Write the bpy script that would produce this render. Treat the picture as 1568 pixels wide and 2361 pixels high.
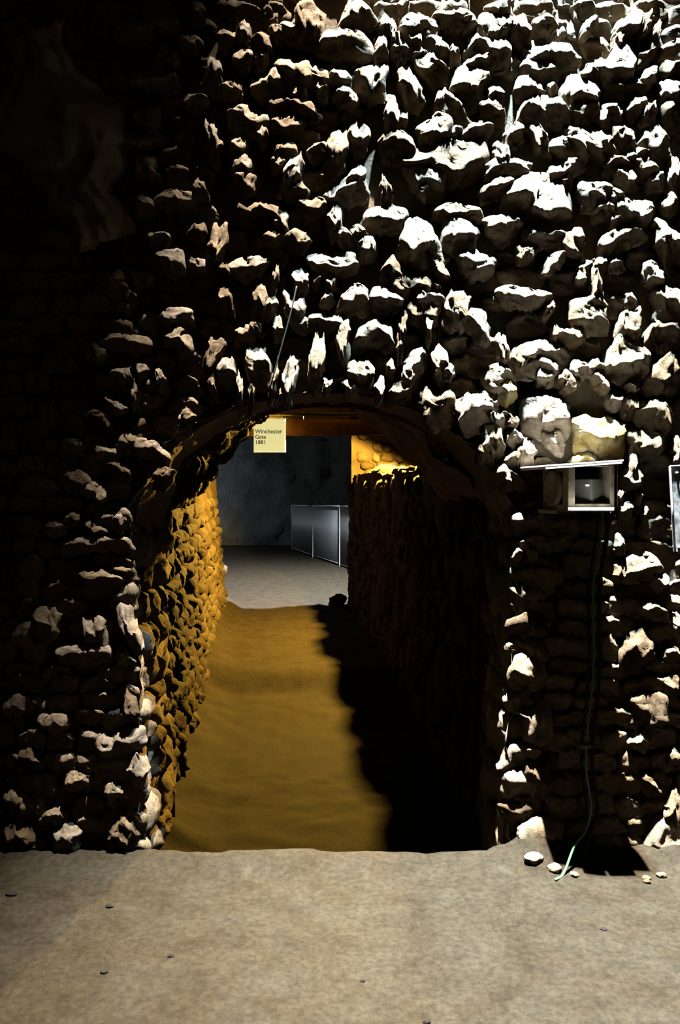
import bpy, math, random
from mathutils import Vector, Matrix, noise

scene = bpy.context.scene
COL = scene.collection
for o in list(bpy.data.objects):
    bpy.data.objects.remove(o)

# ------------------------------------------------------------------ camera
F = 1800.0            # focal length in pixels of the 1568 x 2361 frame
EYE = 1.7
HOR = 1128.0          # row of the horizon
CX = 784.0
WALL = 3.6            # distance of the rubble wall
cam_d = bpy.data.cameras.new('camera')
cam_d.sensor_fit = 'VERTICAL'
cam_d.sensor_height = 36.0
cam_d.lens = 36.0 * F / 2361.0
cam_d.shift_y = -(1180.5 - HOR) / 2361.0
cam_d.clip_end = 200
cam = bpy.data.objects.new('camera', cam_d)
cam.location = (0, 0, EYE)
cam.rotation_euler = (math.pi / 2, 0, 0)
COL.objects.link(cam)
scene.camera = cam

# ------------------------------------------------------------------ world, exposure
w = bpy.data.worlds.new('world')
scene.world = w
w.use_nodes = True
w.node_tree.nodes['Background'].inputs[0].default_value = (0.05, 0.037, 0.024, 1)
w.node_tree.nodes['Background'].inputs[1].default_value = 1.0
vs = scene.view_settings
vs.view_transform = 'Standard'
vs.look = 'None'
vs.exposure = 0.0
vs.gamma = 1.0
vs.use_curve_mapping = False


def lamp(name, kind, loc, energy, color, radius=0.03, target=None, angle=60, blend=0.5):
    d = bpy.data.lights.new(name, kind)
    d.energy = energy
    d.color = color
    d.shadow_soft_size = radius
    o = bpy.data.objects.new(name, d)
    o.location = loc
    if kind == 'SPOT':
        d.spot_size = math.radians(angle)
        d.spot_blend = blend
        o.rotation_euler = (Vector(target) - Vector(loc)).to_track_quat('-Z', 'Y').to_euler()
    COL.objects.link(o)
    return o


# floodlight high above the rubble wall, its cool neighbour lower down,
# the sodium lamp behind the low wall in the passage, and the lamps of the far hall
lamp('floodlight_high', 'SPOT', (0.51, 2.72, 9.0), 225000, (1.0, 0.94, 0.86), 0.03, (0.98, 2.95, 0), 36, 1.0)
lamp('floodlight_cool', 'SPOT', (0.74, 3.0, 5.9), 44000, (0.50, 0.78, 1.0), 0.03, (1.02, 3.5, 2.5), 52, 1.0)
lamp('passage_lamp', 'SPOT', (0.66, 9.5, 2.75), 21000, (1.0, 0.58, 0.08), 0.04, (0.66 - 0.50, 9.5, 2.75 - 0.866), 160, 0.14)
lamp('hall_lamp', 'SPOT', (1.2, 13.5, 5.5), 85000, (0.86, 0.93, 1.0), 0.08, (0.4, 14.2, 0), 110, 0.8)
lamp('hall_lamp_far', 'POINT', (-5.2, 25.0, 1.6), 420, (0.75, 0.88, 1.0), 0.1)


# ------------------------------------------------------------------ helpers
def tag(o, label=None, cat=None, group=None, kind=None):
    if label: o['label'] = label
    if cat: o['category'] = cat
    if group: o['group'] = group
    if kind: o['kind'] = kind
    return o


def px(x, y, d):
    """photo pixel at distance d -> world"""
    return Vector(((x - CX) * d / F, d, EYE + (HOR - y) * d / F))


def mesh_obj(name, verts, faces, mat, parent=None, smooth=True):
    me = bpy.data.meshes.new(name)
    me.from_pydata([tuple(v) for v in verts], [], faces)
    if smooth:
        me.polygons.foreach_set('use_smooth', [True] * len(me.polygons))
    me.materials.append(mat)
    me.update()
    o = bpy.data.objects.new(name, me)
    COL.objects.link(o)
    if parent is not None:
        o.parent = parent
    return o


def empty(name, loc):
    o = bpy.data.objects.new(name, None)
    o.location = loc
    o.empty_display_size = 0.1
    COL.objects.link(o)
    return o


def box_data(x0, x1, y0, y1, z0, z1, b=0.0):
    """box, with small chamfered vertical/horizontal edges when b > 0"""
    if b <= 0:
        v = [(x, y, z) for z in (z0, z1) for y in (y0, y1) for x in (x0, x1)]
        f = [(0, 2, 3, 1), (4, 5, 7, 6), (0, 1, 5, 4), (2, 6, 7, 3), (0, 4, 6, 2), (1, 3, 7, 5)]
        return v, f
    import bmesh
    bm = bmesh.new()
    bmesh.ops.create_cube(bm, size=1.0)
    for q in bm.verts:
        q.co = Vector(((x0 + x1) / 2 + q.co.x * (x1 - x0), (y0 + y1) / 2 + q.co.y * (y1 - y0),
                       (z0 + z1) / 2 + q.co.z * (z1 - z0)))
    bmesh.ops.bevel(bm, geom=bm.edges[:], offset=b, segments=1, affect='EDGES')
    bm.verts.index_update()
    v = [tuple(q.co) for q in bm.verts]
    f = [tuple(q.index for q in g.verts) for g in bm.faces]
    bm.free()
    return v, f


def join(*parts):
    V, Fc = [], []
    for v, f in parts:
        n = len(V)
        V += list(v)
        Fc += [tuple(i + n for i in g) for g in f]
    return V, Fc


def tube_data(pts, r, seg=8, cap=True):
    pts = [Vector(p) for p in pts]
    V, Fc = [], []
    up = Vector((0, 1, 0))
    for i, p in enumerate(pts):
        a = pts[max(0, i - 1)]
        b = pts[min(len(pts) - 1, i + 1)]
        t = (b - a).normalized()
        s = t.cross(up)
        if s.length < 0.05:
            s = t.cross(Vector((1, 0, 0)))
        s.normalize()
        q = s.cross(t).normalized()
        for k in range(seg):
            an = 2 * math.pi * k / seg
            V.append(p + s * (r * math.cos(an)) + q * (r * math.sin(an)))
    for i in range(len(pts) - 1):
        for k in range(seg):
            a = i * seg + k
            b = i * seg + (k + 1) % seg
            Fc.append((a, b, b + seg, a + seg))
    if cap:
        Fc.append(tuple(range(seg - 1, -1, -1)))
        n = (len(pts) - 1) * seg
        Fc.append(tuple(n + k for k in range(seg)))
    return V, Fc


def smooth_path(pts, n=8):
    """Catmull-Rom through the points"""
    P = [Vector(p) for p in pts]
    P = [P[0] * 2 - P[1]] + P + [P[-1] * 2 - P[-2]]
    out = []
    for i in range(1, len(P) - 2):
        for k in range(n):
            t = k / n
            a, b, c, d = P[i - 1], P[i], P[i + 1], P[i + 2]
            out.append(0.5 * ((2 * b) + (c - a) * t + (2 * a - 5 * b + 4 * c - d) * t * t + (3 * b - a - 3 * c + d) * t ** 3))
    out.append(P[-2])
    return out


def fbm(p, octaves=4, scale=1.0):
    return noise.fractal(Vector(p) * scale, 1.0, 2.0, octaves, noise_basis='PERLIN_ORIGINAL')


# ------------------------------------------------------------------ materials
def new_mat(name):
    m = bpy.data.materials.new(name)
    m.use_nodes = True
    nt = m.node_tree
    b = nt.nodes['Principled BSDF']
    b.inputs['Specular IOR Level'].default_value = 0.15
    return m, nt, b


def rough_mat(name, ramp, scale, bump, rough=0.92, random_mix=0.0, fine=60.0, bump_dist=0.02, obj_coords=False):
    """noise-coloured earth or stone; ramp = list of (pos, colour)"""
    m, nt, b = new_mat(name)
    N = nt.nodes
    tc = N.new('ShaderNodeTexCoord')
    geo = N.new('ShaderNodeNewGeometry')
    src = geo.outputs['Position']
    n1 = N.new('ShaderNodeTexNoise')
    n1.inputs['Scale'].default_value = scale
    n1.inputs['Detail'].default_value = 6
    n1.inputs['Roughness'].default_value = 0.62
    nt.links.new(src, n1.inputs['Vector'])
    fac = n1.outputs['Fac']
    if random_mix > 0:
        oi = N.new('ShaderNodeObjectInfo')
        mx = N.new('ShaderNodeMix')
        mx.data_type = 'FLOAT'
        mx.inputs[0].default_value = random_mix
        nt.links.new(fac, mx.inputs[2])
        nt.links.new(oi.outputs['Random'], mx.inputs[3])
        fac = mx.outputs[0]
    cr = N.new('ShaderNodeValToRGB')
    while len(cr.color_ramp.elements) < len(ramp):
        cr.color_ramp.elements.new(0.5)
    for e, (p, c) in zip(cr.color_ramp.elements, ramp):
        e.position = p
        e.color = (*c, 1)
    nt.links.new(fac, cr.inputs[0])
    nt.links.new(cr.outputs[0], b.inputs['Base Color'])
    b.inputs['Roughness'].default_value = rough
    b.inputs['Specular IOR Level'].default_value = 0.02
    n2 = N.new('ShaderNodeTexNoise')
    n2.inputs['Scale'].default_value = fine
    n2.inputs['Detail'].default_value = 8
    n2.inputs['Roughness'].default_value = 0.7
    nt.links.new(src, n2.inputs['Vector'])
    bp = N.new('ShaderNodeBump')
    bp.inputs['Strength'].default_value = bump
    bp.inputs['Distance'].default_value = bump_dist
    nt.links.new(n2.outputs['Fac'], bp.inputs['Height'])
    nt.links.new(bp.outputs[0], b.inputs['Normal'])
    return m


STONE = rough_mat('rubble_stone', [(0.25, (0.0211, 0.0139, 0.0078)), (0.42, (0.0396, 0.0279, 0.0161)), (0.55, (0.0481, 0.0363, 0.0229)),
                                   (0.66, (0.0438, 0.0334, 0.0247)), (0.8, (0.0523, 0.0417, 0.0276))], 9.0, 0.7, random_mix=0.55, fine=45, bump_dist=0.012)
MOSS = rough_mat('mossy_stone', [(0.3, (0.055, 0.030, 0.010)), (0.48, (0.062, 0.045, 0.016)), (0.62, (0.080, 0.070, 0.042)), (0.8, (0.09, 0.085, 0.06))], 14.0, 0.8, fine=45, bump_dist=0.015)
MORTAR = rough_mat('earth_mortar', [(0.3, (0.0216, 0.0162, 0.0108)), (0.7, (0.0468, 0.0360, 0.0234))], 6.0, 0.9, fine=30)
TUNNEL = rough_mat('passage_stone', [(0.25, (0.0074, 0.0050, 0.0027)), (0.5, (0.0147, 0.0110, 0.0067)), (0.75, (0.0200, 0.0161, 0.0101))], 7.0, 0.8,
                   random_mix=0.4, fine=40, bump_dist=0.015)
FLOOR = rough_mat('sandy_floor', [(0.28, (0.0039, 0.0028, 0.0015)), (0.45, (0.0055, 0.0042, 0.0025)), (0.6, (0.0060, 0.0048, 0.0031)), (0.8, (0.0068, 0.0056, 0.0039))],
                  5.0, 0.55, fine=70, bump_dist=0.012)
def add_grain(m, scale, lo, hi):
    nt = m.node_tree
    b = nt.nodes['Principled BSDF']
    src = b.inputs['Base Color'].links[0].from_socket
    geo = nt.nodes.new('ShaderNodeNewGeometry')
    n = nt.nodes.new('ShaderNodeTexNoise')
    n.inputs['Scale'].default_value = scale
    n.inputs['Detail'].default_value = 5
    n.inputs['Roughness'].default_value = 0.75
    nt.links.new(geo.outputs['Position'], n.inputs['Vector'])
    mr = nt.nodes.new('ShaderNodeMapRange')
    mr.inputs[1].default_value = 0.35
    mr.inputs[2].default_value = 0.62
    mr.inputs[3].default_value = lo
    mr.inputs[4].default_value = hi
    nt.links.new(n.outputs['Fac'], mr.inputs[0])
    mx = nt.nodes.new('ShaderNodeVectorMath')
    mx.operation = 'SCALE'
    nt.links.new(src, mx.inputs[0])
    nt.links.new(mr.outputs[0], mx.inputs['Scale'])
    nt.links.new(mx.outputs[0], b.inputs['Base Color'])


add_grain(FLOOR, 38.0, 0.62, 1.18)
add_grain(FLOOR, 8.0, 0.78, 1.12)
add_grain(STONE, 26.0, 0.6, 1.25)
ROCK = rough_mat('cave_rock', [(0.3, (0.0560, 0.0420, 0.0315)), (0.7, (0.1260, 0.0980, 0.0700))], 3.0, 0.9, fine=16, bump_dist=0.04)
HALLROCK = rough_mat('hall_rock', [(0.3, (0.0216, 0.0223, 0.0216)), (0.7, (0.0360, 0.0367, 0.0360))], 2.0, 0.9, fine=6, bump_dist=0.15)
CLOD = rough_mat('dark_clod', [(0.3, (0.0025, 0.0021, 0.0017)), (0.7, (0.0059, 0.0046, 0.0038))], 30.0, 0.6)
WOOD = rough_mat('old_wood', [(0.3, (0.0320, 0.0140, 0.0060)), (0.7, (0.0680, 0.0340, 0.0140))], 14.0, 0.5, fine=50)
PAINT = rough_mat('weathered_cream_paint', [(0.35, (0.1071, 0.0892, 0.0607)), (0.5, (0.1856, 0.1642, 0.1214)), (0.75, (0.2213, 0.1999, 0.1535))], 22.0, 0.3, rough=0.6)


def plain(name, col, rough=0.6, metal=0.0, spec=0.4, emit=None, es=0.0):
    m, nt, b = new_mat(name)
    b.inputs['Base Color'].default_value = (*col, 1)
    b.inputs['Roughness'].default_value = rough
    b.inputs['Metallic'].default_value = metal
    b.inputs['Specular IOR Level'].default_value = spec
    n = nt.nodes.new('ShaderNodeTexNoise')
    n.inputs['Scale'].default_value = 40
    bp = nt.nodes.new('ShaderNodeBump')
    bp.inputs['Strength'].default_value = 0.15
    bp.inputs['Distance'].default_value = 0.004
    nt.links.new(n.outputs['Fac'], bp.inputs['Height'])
    nt.links.new(bp.outputs[0], b.inputs['Normal'])
    if emit:
        b.inputs['Emission Color'].default_value = (*emit, 1)
        b.inputs['Emission Strength'].default_value = es
    return m


BLACK = plain('black_metal', (0.0080, 0.0080, 0.0080), 0.5)
DARKPIPE = plain('dark_pipe', (0.07, 0.06, 0.04), 0.45, 0.6)
CABLE_BLACK = plain('black_cable', (0.004, 0.0045, 0.004), 0.8, spec=0.05)
CABLE_GREEN = plain('green_cable', (0.0120, 0.0510, 0.0150), 0.4)
GREYBOX = plain('grey_plastic', (0.1029, 0.0980, 0.0882), 0.5)
STEEL = plain('galvanised_steel', (0.1100, 0.1155, 0.1210), 0.5, 0.4)
ROOFMET = plain('painted_sheet', (0.2232, 0.2088, 0.1800), 0.45, 0.2)
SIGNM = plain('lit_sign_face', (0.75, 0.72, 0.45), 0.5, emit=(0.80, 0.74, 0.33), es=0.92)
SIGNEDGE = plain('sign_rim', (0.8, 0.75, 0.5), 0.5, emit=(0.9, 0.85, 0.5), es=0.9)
INK = plain('sign_ink', (0.06, 0.06, 0.02), 0.7)
WIRE = plain('wire', (0.35, 0.33, 0.25), 0.4, 0.8)


def plate_mat():
    m, nt, b = new_mat('scuffed_metal')
    N = nt.nodes
    n = N.new('ShaderNodeTexNoise')
    n.inputs['Scale'].default_value = 9
    n.inputs['Detail'].default_value = 8
    n.inputs['Roughness'].default_value = 0.7
    cr = N.new('ShaderNodeValToRGB')
    cr.color_ramp.elements[0].position = 0.38
    cr.color_ramp.elements[0].color = (0.02, 0.021, 0.022, 1)
    cr.color_ramp.elements[1].position = 0.68
    cr.color_ramp.elements[1].color = (0.10, 0.102, 0.10, 1)
    nt.links.new(n.outputs['Fac'], cr.inputs[0])
    nt.links.new(cr.outputs[0], b.inputs['Base Color'])
    b.inputs['Roughness'].default_value = 0.55
    b.inputs['Metallic'].default_value = 0.3
    return m


PLATE = plate_mat()

# ------------------------------------------------------------------ shape of the place
ARC_C = (-0.078, 1.476)       # centre of the doorway arch in the wall plane (X, Z)
ARC_A, ARC_B = 0.89, 0.676
THICK = 0.7                    # thickness of the rubble wall
TF = -0.22                     # level of the passage floor


def xl(d, z=0.0):
    return -0.94 - 0.105 * (d - 4.0) - 0.10 * max(0.0, z - TF) * min(1.0, 0.35 + (d - 4) * 0.1)


def xr(d):
    return 0.853 - 0.0813 * (d - 4.03)


def jamb(z):
    """left and right edge of the doorway at height z below the springing"""
    t = (z - 0.0) / ARC_C[1]
    return -0.908 + (-0.968 + 0.908) * t, 0.762 + (0.812 - 0.762) * t


def doorway_points(n_j=14, n_a=46):
    pts = []
    for i in range(n_j):
        z = -0.35 + (ARC_C[1] + 0.35) * i / n_j
        pts.append((jamb(max(z, 0))[0], z))
    for i in range(n_a + 1):
        a = math.pi * (1 - i / n_a)
        pts.append((ARC_C[0] + ARC_A * math.cos(a), ARC_C[1] + ARC_B * math.sin(a)))
    for i in range(n_j):
        z = ARC_C[1] - (ARC_C[1] + 0.35) * (i + 1) / n_j
        pts.append((jamb(max(z, 0))[1], z))
    return pts


def in_doorway(x, y):
    """photo pixel on the wall plane inside the opening?"""
    X = (x - CX) * WALL / F
    Z = EYE + (HOR - y) * WALL / F
    if Z > ARC_C[1]:
        return ((X - ARC_C[0]) / ARC_A) ** 2 + ((Z - ARC_C[1]) / ARC_B) ** 2 < 1
    l, r = jamb(max(Z, 0))
    return l < X < r


# ------------------------------------------------------------------ floor
def floor_z(x, y):
    # yard floor, worn sill at the doorway, sunken passage, low ramp half way, hall
    lip = WALL + 0.02 + 0.05 * fbm((x * 2.2, 0.3, 5.0), 3) + (0.10 * max(0, -0.55 - x) if x < -0.55 else 0)
    t = min(1.0, max(0.0, (y - lip) / 0.10))
    z = TF * (t * t * (3 - 2 * t))
    r = min(1.0, max(0.0, (y - 7.32 - 0.05 * x) / 0.42))
    z += 0.15 * (r * r * (3 - 2 * r))
    if y > 7.0:
        back = min(1.0, max(0.0, (y - 9.0) / 6.0))
        z -= 0.15 * back
    # scree at the foot of the passage walls
    if 3.75 < y < 12.7:
        dl = x - xl(y, 0.1)
        k = min(1.0, (y - 3.75) / 0.4)
        if dl < 0.35:
            z += 0.22 * k * (max(0.0, 0.35 - dl) / 0.35) ** 1.6 * (0.75 + 0.5 * fbm((x * 3, y * 2, 1.0), 2))
    # earth heaped against the right pier
    if y < WALL + 0.15 and x > 0.7:
        h = math.exp(-((x - 0.92) / 0.14) ** 2 - ((y - 3.62) / 0.16) ** 2) * 0.11
        h += math.exp(-((x - 1.62) / 0.25) ** 2 - ((y - 3.62) / 0.14) ** 2) * 0.06
        z += h
    if y < WALL + 0.1:
        z += 0.03 * math.exp(-((y - 3.58) / 0.12) ** 2)
    z += 0.012 * fbm((x * 1.3, y * 1.3, 2.0), 3) + 0.005 * fbm((x * 9, y * 9, 7.0), 3)
    if y > 3.75:
        z += 0.012 * fbm((x * 5, y * 5, 17.0), 4)
    return z


def build_floor():
    xs = [-9, -6.5, -4.5, -3.2]
    xs += [-2.4 + 0.035 * i for i in range(int(4.8 / 0.035) + 1)] + [3.2, 4.5, 6.5, 9]
    ys = [-1.5, 0, 1.0, 1.7]
    y = 2.2
    while y < 5.2:
        ys.append(y)
        y += 0.03
    while y < 13.0:
        ys.append(y)
        y += 0.085
    while y < 29:
        ys.append(y)
        y += 0.5
    V = [(x, y, floor_z(x, y)) for y in ys for x in xs]
    n = len(xs)
    Fc = [(j * n + i, j * n + i + 1, (j + 1) * n + i + 1, (j + 1) * n + i) for j in range(len(ys) - 1) for i in range(n - 1)]
    o = mesh_obj('floor', V, Fc, FLOOR)
    tag(o, 'trodden beige earth floor running from the foreground into the passage', 'floor', kind='structure')
    return o


floor = build_floor()


# ------------------------------------------------------------------ stones
def vnoise(q):
    """repeatable vector noise"""
    return Vector((noise.noise(q + Vector((11.3, 4.1, 7.7))), noise.noise(q + Vector((3.9, 17.2, 1.4))), 0.0)) * 1.5


def stone_mesh(wd, h, hl, p, seed, nx=18, nz=16, dome=False, rough=1.0, taper=0.0):
    """A rubble block in local axes x = along, z = up, -y = out of the wall.
    The upper face, shaped to catch the light, slopes out to a broken ridge at depth p, below it the face falls back."""
    so = Vector((seed * 3.17 % 97, seed * 7.31 % 89, seed * 1.93 % 83))
    rnd = random.Random(seed)
    V = []
    H = h + hl
    tr = h / H
    sk = rnd.uniform(-0.45, 0.45)
    ex = rnd.uniform(1.6, 6.0)
    bend = rnd.uniform(-0.16, 0.16)
    taper = rnd.uniform(-0.5, 0.5)
    skd = rnd.uniform(-0.35, 0.35)
    mn = min(wd, H)
    # a few cleavage planes cut the block
    cuts = []
    for _ in range(3):
        an = rnd.uniform(0, 2 * math.pi)
        cuts.append((math.cos(an), math.sin(an), rnd.uniform(0.55, 0.95), rnd.uniform(0.5, 1.2)))
    for j in range(nz + 1):
        t = j / nz
        n = h / 2 - t * H
        f = max(0.0, 1 - abs(2 * t - 1) ** ex) ** (1 / 2.2)
        f = 0.5 + 0.5 * f
        f *= 1 + taper * (0.5 - t)
        for i in range(nx + 1):
            u = -1 + 2 * i / nx
            q = Vector((u * wd / 2, n, 0))
            nb = vnoise(q * (1.9 / max(0.05, mn)) + so)
            nc = vnoise(q * (5.0 / max(0.05, mn)) + so)
            x = u * wd / 2 * f + nb.x * mn * 0.13 + nc.x * mn * 0.05 + sk * n * 0.4
            z = n + nb.y * H * 0.12 + nc.y * H * 0.05 + bend * H * (u * u - 0.4)
            if dome:
                x = u * wd / 2 * f + nb.x * mn * 0.09 + nc.x * mn * 0.02 + sk * n * 0.3
                z = n + nb.y * H * 0.08 + nc.y * H * 0.02
                r = max(abs(u) ** 3 + abs(2 * t - 1) ** 3, 0)
                d = -0.012 + (p + 0.012) * max(0.0, 1 - min(1.0, r)) ** 0.55
                d += skd * p * u
            else:
                tt = tr + (0.10 * math.sin(u * 2.3 + seed) + 0.30 * noise.noise(Vector((u * 1.6, 0.2, 0)) + so)
                           + 0.14 * noise.noise(Vector((u * 5.0, 0.7, 0)) + so)) * min(tr, 1 - tr) * 1.7
                tt = min(0.93, max(0.07, tt))
                if t < tt:
                    s = t / tt
                    d = 0.002 + (p - 0.002) * s ** 0.9
                else:
                    s = (t - tt) / (1 - tt)
                    d = p - (p + 0.016) * s ** 0.5
                d *= 1 + skd * u
                e = abs(u) ** 8
                d = d * (1 - e) - 0.014 * e
            for (ca, sa, lim, sl) in cuts:
                k = u * ca + (1 - 2 * t) * sa
                if k > lim * 0.8:
                    d -= (k - lim * 0.8) * sl * (p + 0.01)
            am = min(0.016, 0.11 * mn) * rough
            edge = (1 - abs(u) ** 6)
            vd = noise.voronoi(q * (2.6 / max(0.05, mn)) + so)[0]
            d += (vd[1] - vd[0] - 0.3) * 0.16 * min(0.07, mn) * edge * rough
            d += am * edge * (0.9 * fbm(q * 16 + so, 3) + 0.45 * fbm(q * 55 + so, 2))
            V.append((x, -max(d, -0.03), z))
    n1 = nx + 1
    Fc = [(j * n1 + i, (j + 1) * n1 + i, (j + 1) * n1 + i + 1, j * n1 + i + 1) for j in range(nz) for i in range(nx)]
    # sides running back into the wall
    ring = [i for i in range(n1)] + [j * n1 + nx for j in range(1, nz + 1)] + \
           [nz * n1 + i for i in range(nx - 1, -1, -1)] + [j * n1 for j in range(nz - 1, 0, -1)]
    b0 = len(V)
    for k in ring:
        x, y, z = V[k]
        V.append((x * 0.94, 0.07, z + (-(z + hl / 2)) * 0.06))
    m = len(ring)
    for k in range(m):
        a, b = ring[k], ring[(k + 1) % m]
        Fc.append((a, b, b0 + (k + 1) % m, b0 + k))
    return V, Fc


def put_stone(parent, data, origin, ex, en, mat):
    """ex = local x, en = local z (up in the wall face); out of the wall = ex cross en reversed"""
    ex = Vector(ex).normalized()
    en = Vector(en).normalized()
    ny = en.cross(ex)          # local +y (into the wall)
    o = mesh_obj('stone', data[0], data[1], mat, parent)
    M = Matrix((ex, ny, en)).transposed().to_4x4()
    M.translation = Vector(origin)
    o.matrix_world = M
    return o


# ---- rubble wall: solid core with the doorway
def ring_grid(y, rx0, rx1, rz1, rings, disp, flip=False):
    D = doorway_points()
    c = (ARC_C[0], 0.9)
    V, Fc = [], []
    for k, (x, z) in enumerate(D):
        dx, dz = x - c[0], z - c[1]
        s = 1e9
        if dx > 1e-6: s = min(s, (rx1 - c[0]) / dx)
        if dx < -1e-6: s = min(s, (rx0 - c[0]) / dx)
        if dz > 1e-6: s = min(s, (rz1 - c[1]) / dz)
        if k == 0 or k == len(D) - 1:
            s = ((rx0 if dx < 0 else rx1) - c[0]) / dx
        for j in range(rings + 1):
            t = (j / rings) ** 1.5
            X = x + dx * (s - 1) * t
            Z = z + dz * (s - 1) * t
            if k == 0 or k == len(D) - 1:
                Z = z
            dd = disp * fbm((X * 3.0, Z * 3.0, y), 4)
            V.append((X, y + dd, max(Z, -0.35)))
    m = rings + 1
    for k in range(len(D) - 1):
        for j in range(rings):
            q = (k * m + j, k * m + j + 1, (k + 1) * m + j + 1, (k + 1) * m + j)
            Fc.append(q if not flip else q[::-1])
    return V, Fc


def reveal(y0, y1, steps):
    D = doorway_points(n_j=34, n_a=90)
    V = []
    for j in range(steps + 1):
        y = y0 + (y1 - y0) * j / steps
        for x, z in D:
            dirv = Vector((x - ARC_C[0], 0, max(0.0, z - ARC_C[1]))).normalized()
            k = 0.05 * fbm((x * 4, y * 4, z * 4), 4) + 0.012 * fbm((x * 16, y * 16, z * 16), 3)
            k += 0.02
            V.append((x + dirv.x * k, y, z + dirv.z * k))
    n = len(D)
    Fc = [(j * n + i, j * n + i + 1, (j + 1) * n + i + 1, (j + 1) * n + i) for j in range(steps) for i in range(n - 1)]
    return V, Fc


core = ring_grid(WALL + 0.07, -3.0, 3.0, 6.0, 40, 0.02)
core_b = ring_grid(WALL + THICK, -3.0, 3.0, 6.0, 6, 0.0, True)
wall_front = mesh_obj('wall_front', *join(core, core_b), MORTAR)
tag(wall_front, 'rubble stone wall above the arched doorway', 'wall', kind='structure')
rv = reveal(WALL + 0.02, WALL + THICK, 22)
o = mesh_obj('arch_soffit', *rv, ROCK, wall_front)
pier_l = empty('wall_front_left', (-1.25, WALL, 0))
tag(pier_l, 'dark left part of the rubble wall beside the arched doorway', 'wall', kind='structure')
pier_r = empty('wall_front_right', (1.2, WALL, 0))
tag(pier_r, 'right part of the rubble wall with the lamp box', 'wall', kind='structure')

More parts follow.
